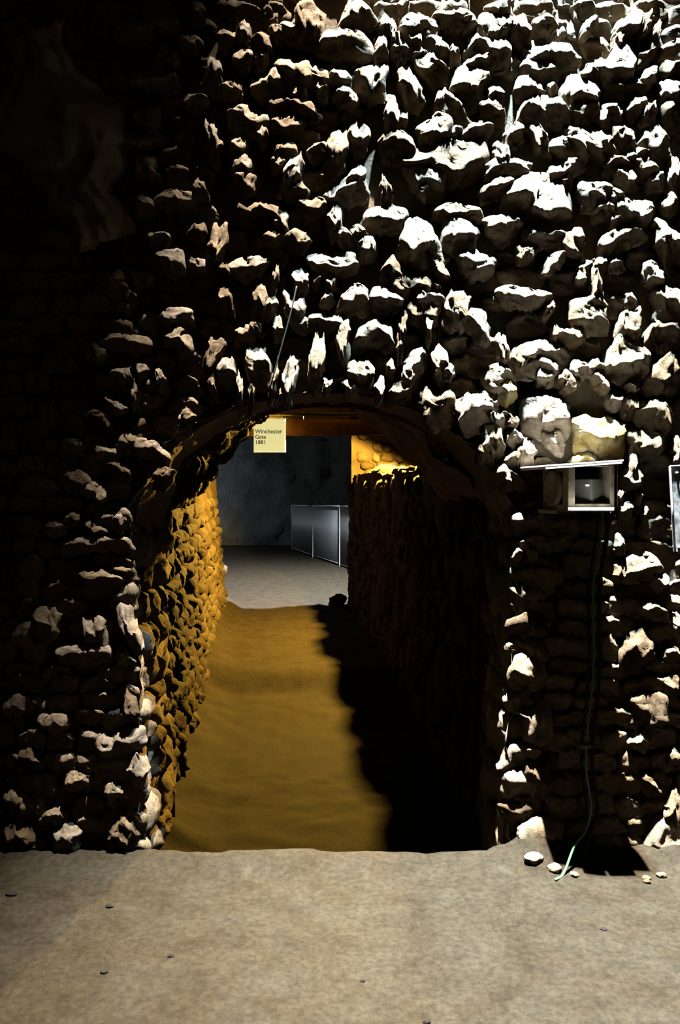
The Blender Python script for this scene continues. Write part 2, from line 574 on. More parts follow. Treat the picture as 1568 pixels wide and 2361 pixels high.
# stones read off the wall: x, y, width, height of the lit patch, shaped as a sloping upper face, in 2 mm units, tilt
T = """
713 25 76 58 -15;821 16 85 32 15;684 62 70 24 -25;792 80 128 36 -5;523 80 40 26 0;563 62 30 32 0;615 88 50 24 -45;633 64 30 20 0
560 123 42 26 0;603 125 36 22 0;608 178 75 36 28;530 195 60 20 -5;700 155 125 38 -5;785 168 45 20 -35;690 203 36 26 0;743 199 32 20 0
805 213 60 22 -35;672 233 126 26 -8;577 260 92 40 -12;665 280 72 30 -5;603 300 24 28 0;657 335 55 26 0;780 325 52 64 0;730 338 52 14 30
828 300 48 36 -10;553 330 44 26 -15;860 165 80 46 -10
959 41 88 42 3;1050 28 98 22 0;1088 45 34 20 -50;910 66 24 52 0;892 50 34 28 10;958 83 38 30 -10;930 6 26 20 0;1155 8 55 26 20
1142 52 72 40 -20;1197 53 46 38 20;1131 95 98 38 -14;1014 98 56 26 -45;1047 115 26 18 10;925 104 44 18 -5;880 100 36 34 0;990 142 60 44 30
938 178 46 54 20;970 118 34 18 0;1088 178 86 52 0;1108 130 84 20 12;1145 208 34 22 0;1040 234 98 46 -3;1131 240 56 36 15;903 248 34 50 0
930 266 24 20 0;1006 285 82 38 12;1100 288 72 18 12;1048 300 32 16 40;1182 298 62 22 30;911 319 86 40 -5;1025 352 205 52 3;1158 345 40 30 0
1347 5 50 16 0;1253 42 48 20 25;1358 52 62 20 58;1452 44 76 28 42;1490 45 26 40 -20;1427 80 24 22 0;1516 72 20 44 -20;1268 110 128 36 2
1412 135 88 66 30;1358 160 44 24 30;1490 115 50 12 30;1543 148 40 22 35;1246 146 84 26 -8;1225 190 68 28 2;1270 197 24 16 45;1330 200 86 50 10
1440 188 88 24 10;1495 168 48 18 42;1546 195 44 34 15;1255 238 120 38 -5;1345 246 72 32 22;1397 258 60 28 58;1424 252 22 24 0;1467 236 60 16 28
1500 240 32 34 0;1543 240 42 32 15;1243 302 46 40 30;1305 318 74 46 25;1373 313 62 54 35;1443 300 56 32 -10;1508 310 66 50 0;1470 350 60 24 0
560 370 50 30 -20;573 415 52 44 -40;680 385 46 50 -20;645 363 44 24 -20;680 425 48 24 10;796 430 96 30 22;826 397 36 30 -30;603 478 120 32 -8
647 500 38 26 0;720 467 66 24 -5;773 490 40 42 0;635 537 58 20 2;696 546 60 26 -32;570 606 82 28 6;514 616 40 20 -20;766 596 112 30 4
693 634 38 32 0;762 640 26 22 0;732 636 16 18 0;636 630 16 36 0;788 538 38 32 30;821 530 32 26 30;848 553 44 34 -10;815 675 72 34 8
757 678 32 14 0;520 672 36 40 0;598 680 38 40 0;620 695 34 26 15;678 695 44 50 10
985 398 100 36 -20;975 428 30 20 20;887 425 28 46 0;1170 378 110 28 0;1145 420 92 24 25;888 488 104 34 -3;1057 480 126 18 0;975 535 104 66 0
1062 525 90 46 -10;1165 505 98 26 10;906 610 56 36 -5;945 646 86 36 6;1010 607 76 18 -52;1103 594 86 34 -22;1205 575 30 26 10;898 678 80 30 -3
980 680 78 34 5;1060 688 66 52 -15;1010 655 16 16 0
1255 435 140 90 -25;1300 375 85 26 25;1301 404 28 20 35;1431 368 72 22 8;1490 370 70 30 -28;1511 405 44 18 35;1443 398 56 24 -12;1557 385 30 44 0
1368 432 84 36 25;1393 467 50 28 0;1415 445 34 30 50;1465 475 94 30 -5;1423 502 34 14 15;1546 462 44 28 10;1265 532 106 28 -8;1320 548 50 34 30
1428 538 116 28 28;1533 533 60 60 25;1226 575 34 24 -35;1272 602 76 20 45;1345 624 60 22 66;1382 604 42 24 0;1370 638 30 66 0;1425 598 40 12 0
1515 622 54 28 -45;1540 670 66 54 0;1362 706 88 44 -5;1210 675 125 26 -5;1272 708 22 26 -30;1456 682 24 14 0
755 733 100 20 0;735 800 34 96 0;790 765 32 58 0;697 741 24 16 0;868 758 95 34 -3;832 848 64 40 0;804 886 32 20 0;671 856 30 78 0
756 880 22 22 0;634 860 16 58 0;590 819 60 66 0;528 840 46 40 -10;553 885 16 52 0;488 875 20 36 0;497 800 42 44 -20;560 760 44 22 12
640 745 24 30 0;585 748 26 24 30;582 888 18 44 0;652 902 20 20 0
975 713 80 26 -8;930 735 18 44 0;920 780 16 44 0;990 745 16 40 0;945 845 100 30 68;900 838 22 24 0;876 885 22 34 0;920 895 62 24 5
1015 822 38 48 0;1040 855 30 24 -55;1005 915 92 58 20;1105 738 90 36 -38;1050 708 50 40 10;1160 795 30 46 0;1140 862 64 42 45;1090 930 92 48 28
1132 918 36 30 0;1142 952 36 32 20;1178 960 50 18 -40;1170 885 50 34 0;1205 815 50 36 -10;1135 1003 52 40 10;1114 1035 30 22 0;1183 1000 38 26 20
1185 1045 68 20 35;1170 1085 56 32 15
1460 737 58 44 0;1533 750 78 40 0;1310 763 84 26 -10;1255 803 135 32 -2;1250 835 85 28 0;1437 808 104 56 12;1537 845 74 44 -5;1258 860 44 18 0
1335 842 46 22 20;1378 838 40 24 0;1315 875 52 28 -50;1392 875 56 16 -48;1466 892 30 14 -50;1262 940 122 56 0;1420 918 40 18 -5;1454 927 36 30 0
1515 938 76 52 -15;1385 985 122 58 0;1495 1012 82 34 -8;1562 1025 20 44 0;1215 1030 48 42 0;1272 1002 44 34 35;1350 1052 58 18 0;1398 1055 22 14 0
1458 1092 54 28 0;1462 1060 14 38 0
1222 1188 72 18 12;1225 1238 54 10 8;1198 1268 20 12 0;1228 1267 22 9 0;1431 1137 20 16 0;1475 1137 16 9 0;1443 1167 34 20 10;1490 1178 12 18 0
1431 1245 20 26 0;1475 1297 88 34 15;1432 1312 20 24 0;1527 1330 40 20 -15;1517 1400 78 16 -20;1562 1430 18 34 0;1476 1475 72 56 0;1249 1442 26 16 0
1225 1538 86 44 5;1252 1497 24 20 0;1238 1645 70 52 0;1211 1587 20 14 0;1230 1723 34 12 0;1255 1780 70 40 5;1500 1625 80 50 -5;1555 1498 34 12 0
1552 1570 34 26 20;1487 1700 44 24 -35;1558 1741 30 14 0;1506 1805 60 14 -40;1555 1850 36 56 0;1545 1920 80 60 -10;1235 1915 90 50 10
403 720 75 26 12;420 775 70 32 -40;289 779 115 18 -5;225 805 50 20 -35;133 818 78 28 0;285 855 50 24 -35;310 890 18 36 0;327 847 24 20 -20;368 862 24 28 0
268 930 50 16 -35;235 960 75 16 -28;110 945 44 24 -25;295 1010 50 20 5;355 1030 85 22 -25;165 1018 60 14 -10;245 1038 60 13 -10;275 1075 70 16 -25
180 1100 75 28 -20;435 955 26 18 -40;380 1090 40 30 -20
225 1130 60 24 -45;277 1195 30 34 -20;165 1190 40 16 0;220 1212 48 16 -20;128 1207 45 13 -5;215 1245 165 15 3;235 1325 100 20 -5;20 1310 56 30 -10
110 1425 64 40 -20;50 1450 40 30 0;285 1420 34 76 10;215 1440 50 48 0;190 1500 130 26 3;290 1512 44 26 -10
270 1705 112 32 20;312 1770 40 46 0;300 1620 30 42 0;275 1905 66 44 10;228 1986 176 22 3;125 1875 60 14 -5;150 1925 60 40 10;38 1840 46 30 -10
40 1915 60 40 0;262 1820 50 26 0;170 1795 50 12 10;30 1620 50 30 0;120 1660 60 24 0;60 1740 60 24 0
306 56 100 30 0;393 118 55 28 -20;357 168 115 26 -3;335 245 70 34 0;448 224 55 20 12;485 300 26 58 0;300 315 95 18 0;335 370 55 30 -20
405 450 100 24 -3;495 330 36 24 -20;368 540 50 16 0;395 590 60 34 0;455 520 40 20 -10;503 545 44 56 0;455 600 50 20 -20;250 635 70 34 -10;495 150 40 46 -20
440 20 60 26 0;380 40 60 30 10;440 90 50 26 0;460 420 34 30 10;330 460 50 26 0
"""
TR = []
for line in T.strip().split('\n'):
    for q in line.split(';'):
        a = [float(v) for v in q.split()]
        TR.append(a)


def wall_parent(y, x):
    if x < 480:
        return pier_l
    if y < 1105:
        return pier_r if x > 1300 else wall_front
    return pier_l if x < CX else pier_r


PX = WALL / F
GAP = 1.0
boxes = []
rs = random.Random(5)
for k, (x, y, wd, h, rot) in enumerate(TR):
    W_, H_ = wd * PX * 1.04, h * PX * 0.92
    steep = abs(rot) > 35
    hl = min(0.11, max(0.05, 1.1 * H_)) if not steep else min(0.06, max(0.03, 0.8 * H_))
    p = 0.012 + 0.22 * min(H_, 0.16)
    if steep:
        p += 0.006
    r = math.radians(rot)
    ex = Vector((math.cos(r), 0, math.sin(r)))
    en = Vector((-math.sin(r), 0, math.cos(r)))
    pos = px(x, y, WALL)
    par = wall_parent(y, x)
    mossy = (x, y) in ((1385.0, 985.0), (1350.0, 1052.0), (1170.0, 885.0))
    o = put_stone(par, stone_mesh(W_, H_, hl, p, k + 1, rough=1.0), pos, ex, en, MOSS if mossy else STONE)
    if par in (pier_l, pier_r):
        o.matrix_parent_inverse = Matrix.Translation(par.location).inverted()
    boxes.append((x, y, wd * 0.55, h * 0.55, hl / PX, r))


def covered(x, y, grow=1.0):
    for bx, by, a, b, l, r in boxes:
        dx, dy = x - bx, -(y - by)
        e = dx * math.cos(r) + dy * math.sin(r)
        n = -dx * math.sin(r) + dy * math.cos(r)
        if abs(e) < a * grow and -b * grow - l * 0.8 * grow < n < b * grow:
            return True
    return False


# lesser stones packed between them, set back in the wall
seed = 1000
fill = 0
y = -60.0
while y < 2010:
    rh = rs.uniform(36, 58)
    x = -90.0 + rs.uniform(0, 40)
    while x < 1660:
        ww = rs.uniform(48, 112)
        if y > 1150 and x > 1180:
            ww *= 1.25
        cx_, cy_ = x + ww / 2, y + rh / 2 + rs.uniform(-8, 8)
        x += ww + 3
        pts = [(cx_ + a * ww * 0.42, cy_ + b * rh * 0.36) for a in (-1, -0.5, 0, 0.5, 1) for b in (-1, 0, 1)]
        if any(in_doorway(*q) for q in pts):
            continue
        cv = sum(covered(*q) for q in pts) / len(pts)
        if cv > 0.5:
            continue
        seed += 1
        W_, H_ = ww * PX, rh * PX
        top = H_ * rs.uniform(0.16, 0.3)
        p = rs.uniform(0.003, 0.010)
        ang = math.radians(rs.uniform(-9, 9))
        ex = Vector((math.cos(ang), 0, math.sin(ang)))
        en = Vector((-math.sin(ang), 0, math.cos(ang)))
        par = wall_parent(cy_, cx_)
        pos = px(cx_, cy_ - rh / 2 + top / PX / 2, WALL)
        pos.y += 0.036 if cy_ < 1100 else 0.026
        o = put_stone(par, stone_mesh(W_, top, H_ - top, p, seed, nx=11, nz=10, rough=1.3), pos, ex, en, STONE)
        if par in (pier_l, pier_r):
            o.matrix_parent_inverse = Matrix.Translation(par.location).inverted()
        fill += 1
    y += rh * 0.97
for side in (0, 1):
    y = 1170.0
    k = 0
    while y < 1990:
        rh = rs.uniform(46, 74)
        Z = EYE + (HOR - (y + rh / 2)) * PX
        e = jamb(max(0, min(Z, ARC_C[1])))[side] / PX + CX
        ww = rs.uniform(62, 84) if k % 2 else rs.uniform(92, 130)
        cx_ = e + (ww / 2 - 8) * (1 if side else -1)
        if sum(covered(cx_ + a * ww * 0.4, y + rh / 2 + b * rh * 0.3) for a in (-1, 0, 1) for b in (-1, 0, 1)) < 6:
            seed += 1
            top = rh * PX * 0.3
            par = pier_r if side else pier_l
            pos = px(cx_, y + top / PX / 2, WALL)
            pos.y += 0.02
            o = put_stone(par, stone_mesh(ww * PX, top, rh * PX - top, rs.uniform(0.006, 0.02), seed, nx=11, nz=10, rough=1.2), pos, (1, 0, 0), (0, 0, 1), STONE)
            o.matrix_parent_inverse = Matrix.Translation(par.location).inverted()
        k += 1
        y += rh * 0.98
print('traced', len(TR), 'fill', fill)

# ------------------------------------------------------------------ passage
def surf_grid(fn, us, vs_, disp, sc, seedv):
    V = []
    for u in us:
        for v in vs_:
            p, n = fn(u, v)
            p = Vector(p)
            k = disp * fbm(p * sc + Vector((seedv, 0, 0)), 4) + disp * 0.3 * fbm(p * sc * 5, 3)
            V.append(p + Vector(n) * k)
    m = len(vs_)
    Fc = [(i * m + j, i * m + j + 1, (i + 1) * m + j + 1, (i + 1) * m + j) for i in range(len(us) - 1) for j in range(m - 1)]
    return V, Fc


def lin(a, b, n):
    return [a + (b - a) * i / n for i in range(n + 1)]


def f_left(d, z):
    return (xl(d, z), d, z), (1, 0, 0)


def f_right(d, z):
    return (xr(d), d, z), (-1, 0, 0)


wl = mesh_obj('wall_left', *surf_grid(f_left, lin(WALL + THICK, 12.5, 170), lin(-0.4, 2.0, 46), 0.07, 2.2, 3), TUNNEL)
tag(wl, 'rough stone left wall of the passage lit orange by a lamp', 'wall', kind='structure')
RTOP = 1.86


def right_top(d):
    return RTOP + 0.05 * fbm((d * 2.5, 1, 1), 3) + (0.05 if d > 9 else 0)


V, Fc = surf_grid(lambda d, t: ((xr(d), d, -0.4 + (right_top(d) + 0.4) * t), (-1, 0, 0)), lin(WALL + THICK, 12.7, 150), lin(0, 1, 40), 0.07, 2.2, 8)
V2, F2 = surf_grid(lambda d, t: ((xr(d) + 0.62 * t, d, right_top(d) - 0.01 + 0.03 * t), (0, 0, 1)), lin(5.25, 12.7, 130), lin(0, 1, 10), 0.05, 3.5, 2)
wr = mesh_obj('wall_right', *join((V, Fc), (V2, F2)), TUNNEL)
tag(wr, 'dark low stone wall along the right of the passage with a lamplit top', 'wall', kind='structure')


# vault behind the doorway: left haunch reaches further in than the right
def f_vault(a, t):
    dend = 7.0 + (5.3 - 7.0) * min(1.0, max(0.0, (math.pi - a) / math.pi * 1.25 - 0.1))
    d = WALL + THICK + (dend - WALL - THICK) * t
    x0, x1 = xl(d, 1.75), xr(d) + 0.02
    c, r = (x0 + x1) / 2, (x1 - x0) / 2
    return (c + r * math.cos(a), d, 1.62 + 0.82 * max(0.0, math.sin(a)) ** 3.0), (-math.cos(a), 0, -math.sin(a))


ce = mesh_obj('ceiling', *join(surf_grid(f_vault, lin(math.pi * 1.02, -0.02, 70), lin(0, 1, 44), 0.08, 2.4, 5),
                               surf_grid(lambda d, x: ((x, d, 3.7 + 0.1 * x), (0, 0, -1)), lin(5.2, 12.85, 30), lin(-2.4, 2.6, 20), 0.1, 1.5, 4),
                               surf_grid(lambda x, z: ((x, 12.8, z), (0, -1, 0)), lin(-3.2, 3.0, 24), lin(2.58, 7.5, 20), 0.06, 2.0, 4)), ROCK)  # end lip added to hold the hall lamp's light off the passage floor
tag(ce, 'rough rock vault and roof over the passage, with an added end lip against hall light', 'ceiling', kind='structure')

# end of the low wall, the recess behind it and the upper left side wall
rec = mesh_obj('wall_recess', *join(surf_grid(lambda x, z: ((x, 11.6, z), (0, -1, 0)), lin(0.17, 3.0, 30), lin(1.6, 3.9, 32), 0.09, 3.0, 6),
                                    surf_grid(lambda d, z: ((0.17, d, z), (-1, 0, 0)), lin(11.6, 12.9, 10), lin(1.6, 3.9, 20), 0.05, 3.0, 6),
                                    surf_grid(lambda d, z: ((2.3, d, z), (-1, 0, 0)), lin(4.4, 12, 30), lin(0.5, 3.9, 16), 0.1, 2.0, 6),
                                    surf_grid(lambda x, z: ((x, 5.25, z), (0, 1, 0)), lin(0.72, 2.4, 12), lin(0.5, 3.9, 16), 0.05, 2.0, 6)), TUNNEL)
tag(rec, 'stone end pier and recess behind the low right wall of the passage', 'wall', kind='structure')
ul = mesh_obj('wall_upper_left', *surf_grid(lambda d, z: ((xl(d, 1.9) - 0.02 - 0.25 * (z - 1.95), d, z), (1, 0, 0)), lin(6.9, 12.9, 60), lin(1.95, 3.7, 18), 0.08, 2.2, 9), TUNNEL)
tag(ul, 'shadowed upper left side of the passage beyond the vault', 'wall', kind='structure')


def stones_on(parent, fn, u0, u1, v0, v1, su, sv, mat, seed0, p=(0.03, 0.06), grow=0.0, rot=0.35, limit=300, near=None):
    """lay irregular stones on a surface fn(u, v); u = distance, v = height"""
    r = random.Random(seed0)
    n = 0
    v = v0
    while v < v1:
        hh = sv * r.uniform(0.7, 1.35)
        u = u0 + r.uniform(0, su)
        while u < u1:
            ww = su * r.uniform(0.6, 1.5) * (1 + grow * (u - u0))
            if n < limit and r.random() < 0.93:
                uc, vc = u + ww / 2, v + hh / 2 + r.uniform(-0.02, 0.02)
                if uc < u1 + 0.05:
                    c, nn = fn(uc, vc)
                    c2, _ = fn(uc + 0.05, vc)
                    nn = Vector(nn).normalized()
                    e = (Vector(c2) - Vector(c)).normalized()
                    if e.length < 0.5:
                        e = Vector((0, 1, 0))
                    up = nn.cross(e)
                    if up.z < 0:
                        up = -up
                        e = -e
                    e = up.cross(nn)
                    # local y (into wall) must be -nn : en x ex
                    if up.cross(e).dot(nn) > 0:
                        e = -e
                    a = r.uniform(-rot, rot)
                    e2 = e * math.cos(a) + up * math.sin(a)
                    u2 = up * math.cos(a) - e * math.sin(a)
                    put_stone(parent, stone_mesh(ww * 0.98, hh * 0.98, 0.001, r.uniform(*p), seed0 * 131 + n, nx=9, nz=8, dome=True, rough=1.35),
                              Vector(c) + nn * 0.005, e2, u2, mat)
                    n += 1
            u += ww
        v += hh * 0.97
    return n


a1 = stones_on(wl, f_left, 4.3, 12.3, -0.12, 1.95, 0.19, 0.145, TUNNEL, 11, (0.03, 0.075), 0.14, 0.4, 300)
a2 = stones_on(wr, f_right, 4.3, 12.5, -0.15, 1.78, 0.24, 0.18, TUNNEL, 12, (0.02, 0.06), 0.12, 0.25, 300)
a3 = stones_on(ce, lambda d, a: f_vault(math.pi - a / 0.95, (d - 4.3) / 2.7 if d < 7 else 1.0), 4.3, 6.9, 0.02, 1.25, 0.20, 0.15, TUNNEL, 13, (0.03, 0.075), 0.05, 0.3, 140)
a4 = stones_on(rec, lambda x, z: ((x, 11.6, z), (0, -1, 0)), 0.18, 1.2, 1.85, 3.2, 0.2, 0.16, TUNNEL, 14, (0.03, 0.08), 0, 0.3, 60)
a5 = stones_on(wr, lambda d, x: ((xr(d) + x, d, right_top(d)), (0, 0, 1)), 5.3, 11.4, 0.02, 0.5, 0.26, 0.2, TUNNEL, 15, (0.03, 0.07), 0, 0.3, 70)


def f_rev_l(d, z):
    return (jamb(max(z, 0))[0] - 0.01, d, z), (1, 0, 0)


def f_rev_r(d, z):
    return (jamb(max(z, 0))[1] + 0.01, d, z), (-1, 0, 0)


a6 = stones_on(pier_l, f_rev_l, WALL + 0.02, WALL + THICK - 0.05, -0.1, 1.5, 0.22, 0.15, STONE, 16, (0.02, 0.045), 0, 0.2, 60)
a7 = stones_on(pier_r, f_rev_r, WALL + 0.02, WALL + THICK - 0.05, -0.1, 1.5, 0.24, 0.17, STONE, 17, (0.012, 0.035), 0, 0.2, 60)
for c in list(pier_l.children) + list(pier_r.children):
    c.matrix_parent_inverse = Matrix.Translation(c.parent.location).inverted()
print('passage stones', a1, a2, a3, a4, a5, a6, a7)

# ------------------------------------------------------------------ far hall
hw = mesh_obj('wall_back', *join(
    surf_grid(lambda x, z: ((x, 27.0 - 0.05 * x * x * 0.4, z), (0, -1, 0)), lin(-9, 9, 90), lin(-0.5, 7, 50), 0.4, 0.5, 3),
    surf_grid(lambda d, z: ((-7.2, d, z), (1, 0, 0)), lin(12.5, 27.5, 30), lin(-0.5, 7, 20), 0.6, 0.5, 7),
    surf_grid(lambda d, z: ((7.2, d, z), (-1, 0, 0)), lin(12.5, 27.5, 30), lin(-0.5, 7, 20), 0.6, 0.5, 9)), HALLROCK)
tag(hw, 'dark grey rock wall at the far end of the hall', 'wall', kind='structure')


def fence_post(p, h, fence):
    v, f = box_data(p.x - 0.02, p.x + 0.02, p.y - 0.02, p.y + 0.02, p.z - 0.02, p.z + h, 0.006)
    return mesh_obj('post', v, f, STEEL, fence, smooth=False)


FP = [(Vector((-1.52, 24.7, 0)), 1.41), (Vector((-0.76, 22.0, 0)), 1.45), (Vector((0.0, 19.5, 0)), 1.50), (Vector((0.55, 17.2, 0)), 1.52)]
FP = [(Vector((p.x, p.y, floor_z(p.x, p.y))), h) for p, h in FP]
fence = empty('mesh_fence', (0, 0, 0))
tag(fence, 'grey steel mesh railing standing on the hall floor beyond the passage', 'fence')
for p, h in FP:
    fence_post(p, h, fence)
for (p, h), (q, g) in zip(FP[:-1], FP[1:]):
    a, b = p + Vector((0, 0, h)), q + Vector((0, 0, g))
    v, f = tube_data([a, (a + b) / 2, b], 0.018, 8)
    mesh_obj('top_rail', v, f, STEEL, fence)
    parts = []
    n = 62
    for i in range(1, n):
        t = i / n
        m = p.lerp(q, t)
        hh = h + (g - h) * t
        parts.append(tube_data([m + Vector((0, 0, 0.06)), m + Vector((0, 0, hh - 0.02))], 0.005, 4))
    for zz in (0.06,):
        parts.append(tube_data([p + Vector((0, 0, zz)), q + Vector((0, 0, zz))], 0.010, 4))
    o = mesh_obj('mesh_panel', *join(*parts), STEEL, fence)
    o['kind'] = 'stuff'

# ------------------------------------------------------------------ beam, pipe and sign in the passage
bd = 7.4
b0, b1 = px(575, 968, bd), px(912, 1002, bd)


def rough_beam():
    V = []
    n = 40
    ring = []
    y0, y1, z0, z1 = bd, bd + 0.13, b1.z, b0.z
    c = 0.012
    prof = [(y0 + c, z0), (y0, z0 + c), (y0, z1 - c), (y0 + c, z1), (y1 - c, z1), (y1, z1 - c), (y1, z0 + c), (y1 - c, z0)]
    for i in range(n + 1):
        x = -1.45 + (b1.x + 1.45) * i / n
        for (yy, zz) in prof:
            V.append((x, yy + 0.006 * fbm((x * 3, yy * 20, zz * 9), 2), zz + 0.008 * fbm((x * 2.5, zz * 20, yy), 2)))
    Fc = []
    for i in range(n):
        for k in range(8):
            a, b = i * 8 + k, i * 8 + (k + 1) % 8
            Fc.append((a, a + 8, b + 8, b))
    Fc.append(tuple(range(8)))
    Fc.append(tuple(n * 8 + k for k in range(7, -1, -1)))
    return V, Fc


o = mesh_obj('wooden_beam', *rough_beam(), WOOD, smooth=False)
tag(o, 'brown wooden beam spanning the passage behind the sign', 'beam')
pz = px(0, 957, bd - 0.05).z
pp = empty('pipe', (0, bd - 0.06, pz))
tag(pp, 'thin dark metal pipe running along above the wooden beam', 'pipe')
v, f = tube_data([(-1.35, bd - 0.06, pz), (-0.4, bd - 0.06, pz + 0.003), (px(876, 957, bd).x, bd - 0.06, pz)], 0.016, 10)
o = mesh_obj('tube', v, f, DARKPIPE, pp)
for xx in (-0.35, 0.25):
    v, f = tube_data([(xx, bd - 0.06, pz + 0.02), (xx, bd - 0.03, pz - 0.028), (xx, bd + 0.004, pz - 0.03)], 0.006, 6)
    mesh_obj('bracket', v, f, DARKPIPE, pp)
for c in pp.children:
    c.matrix_parent_inverse = Matrix.Translation(pp.location).inverted()

sd = 7.26
s0, s1 = px(585, 965, sd), px(658, 1042, sd)
sg = empty('hanging_sign', ((s0.x + s1.x) / 2, sd, s1.z))
tag(sg, 'pale yellow lit sign hanging from the pipe under the vault', 'sign')
v, f = box_data(s0.x, s1.x, sd, sd + 0.025, s1.z, s0.z, 0.004)
mesh_obj('sign_panel', v, f, SIGNM, sg, smooth=False)
for (xa, xb, za, zb) in ((s1.x - 0.005, s1.x + 0.003, s1.z, s0.z), (s0.x, s1.x, s1.z - 0.003, s1.z + 0.004)):
    v, f = box_data(xa, xb, sd - 0.004, sd + 0.028, za, zb)
    mesh_obj('sign_rim', v, f, SIGNEDGE, sg, smooth=False)


def text_part(body, x, z, size, parent, y, mat, sx=1.0):
    cu = bpy.data.curves.new('lettering', 'FONT')
    cu.body = body
    cu.size = size
    cu.extrude = 0.0008
    cu.offset = 0.0006
    t = bpy.data.objects.new('t', cu)
    COL.objects.link(t)
    dg = bpy.context.evaluated_depsgraph_get()
    me = bpy.data.meshes.new_from_object(t.evaluated_get(dg))
    bpy.data.objects.remove(t)
    for q in me.vertices:
        a, b, c = q.co
        q.co = Vector((x + a * sx, y - c, z + b))
    me.materials.append(mat)
    o = bpy.data.objects.new('lettering', me)
    COL.objects.link(o)
    o.parent = parent
    return o


TX = s0.x + 0.012
text_part('Winchester', TX, px(0, 999, sd).z, 0.054, sg, sd - 0.001, INK, 0.98)
text_part('Gate', TX, px(0, 1011.5, sd).z, 0.052, sg, sd - 0.001, INK)
text_part('1881', TX, px(0, 1024, sd).z, 0.052, sg, sd - 0.001, INK)
hx = px(648, 950, sd).x
v, f = tube_data(smooth_path([(hx - 0.012, bd - 0.08, pz + 0.02), (hx - 0.004, bd - 0.085, pz + 0.005), (hx + 0.006, sd + 0.005, pz - 0.03), (hx + 0.012, sd - 0.004, s0.z - 0.012)], 4), 0.0028, 6)
mesh_obj('hook_wire', v, f, WIRE, sg)
v, f = tube_data(smooth_path([(s0.x + 0.07, bd - 0.08, pz + 0.02), (s0.x + 0.066, sd + 0.02, pz - 0.02), (s0.x + 0.064, sd - 0.004, s0.z - 0.012)], 4), 0.0028, 6)
mesh_obj('hook_wire', v, f, WIRE, sg)
for c in sg.children:
    c.matrix_parent_inverse = Matrix.Translation(sg.location).inverted()

# ------------------------------------------------------------------ lamp box on the right pier
FD = 3.34                                   # its front face
q0, q1 = px(1310, 1070, FD), px(1424, 1180, FD)
bx0, bx1, bz0, bz1 = q0.x, q1.x, q1.z, q0.z
lb = empty('lamp_box', ((bx0 + bx1) / 2, WALL, bz0))
tag(lb, 'weathered cream metal lamp box with a thin roof sticking out of the right pier', 'lamp box')
BT = 0.014
BK = WALL + 0.02


def part(name, *dat, mat=PAINT, smooth=False, parent=None):
    o = mesh_obj(name, *join(*dat), mat, parent or lb, smooth=smooth)
    return o


# front frame: four rails round the window
part('front_frame', box_data(bx0, bx0 + 0.030, FD, FD + BT, bz0, bz1, 0.002), box_data(bx1 - 0.028, bx1, FD, FD + BT, bz0, bz1, 0.002),
     box_data(bx0 + 0.030, bx1 - 0.028, FD, FD + BT, bz0, bz0 + 0.034, 0.002), box_data(bx0 + 0.030, bx1 - 0.028, FD, FD + BT, bz1 - 0.012, bz1, 0.002))
part('bottom_panel', box_data(bx0, bx1, FD, BK, bz0, bz0 + BT))
part('side_panel', box_data(bx1 - BT, bx1, FD, BK, bz0, bz1))
# left side: rails and a round port
part('side_panel', box_data(bx0, bx0 + BT, FD + BT, FD + 0.06, bz0, bz1, 0.002), box_data(bx0, bx0 + BT, BK - 0.03, BK, bz0, bz1, 0.002),
     box_data(bx0, bx0 + BT, FD + 0.06, BK - 0.03, bz0, bz0 + 0.03, 0.002), box_data(bx0, bx0 + BT, FD + 0.06, BK - 0.03, bz1 - 0.03, bz1, 0.002))
yc, zc = (FD + 0.06 + BK - 0.03) / 2, (bz0 + bz1) / 2
V, Fc = [], []
for k in range(24):
    a = 2 * math.pi * k / 24
    for (rr, xx) in ((0.085, bx0 + 0.004), (0.085, bx0 - 0.012), (0.068, bx0 - 0.012), (0.05, bx0 + 0.002)):
        V.append((xx, yc + rr * 1.05 * math.cos(a), zc + rr * 0.95 * math.sin(a)))
for k in range(24):
    for j in range(3):
        a, b = k * 4 + j, ((k + 1) % 24) * 4 + j
        Fc.append((a, b, b + 1, a + 1))
Fc.append(tuple(k * 4 + 3 for k in range(24)))
mesh_obj('round_port', V, Fc, PAINT, lb)
o = part('back_panel', box_data(bx0 + BT, bx1 - BT, BK - 0.02, BK, bz0 + BT, bz1), mat=BLACK)
part('inner_lining', box_data(bx0 + BT + 0.001, bx0 + BT + 0.004, FD + BT, BK - 0.02, bz0 + BT, bz1 - 0.002), mat=BLACK)
# pale block inside the window
c0, c1 = px(1341, 1104, FD + 0.08), px(1397, 1152, FD + 0.08)
V, Fc = box_data(c0.x, c1.x + 0.01, FD + 0.06, FD + 0.14, bz0 + BT, c0.z, 0.004)
cc = Vector(((c0.x + c1.x) / 2, FD + 0.1, 0))
Rm = Matrix.Rotation(math.radians(38), 4, 'Z')
V = [tuple(Rm @ (Vector(v) * 1.0 - cc) * 0.85 + cc) if False else tuple(Rm @ (Vector(v) - cc) + cc) for v in V]
blk = part('inner_block', (V, Fc), mat=GREYBOX)
kn = px(1359, 1119, FD + 0.04)
V, Fc = tube_data([kn + Vector((0, 0.03, 0)), kn, kn - Vector((0, 0.003, 0))], 0.004, 8)
mesh_obj('glint', V, Fc, plain('glowing_glint', (0.9, 0.9, 0.85), 0.3, emit=(1, 0.97, 0.9), es=2.0), blk)  # glint on the block, drawn as a small glowing stub
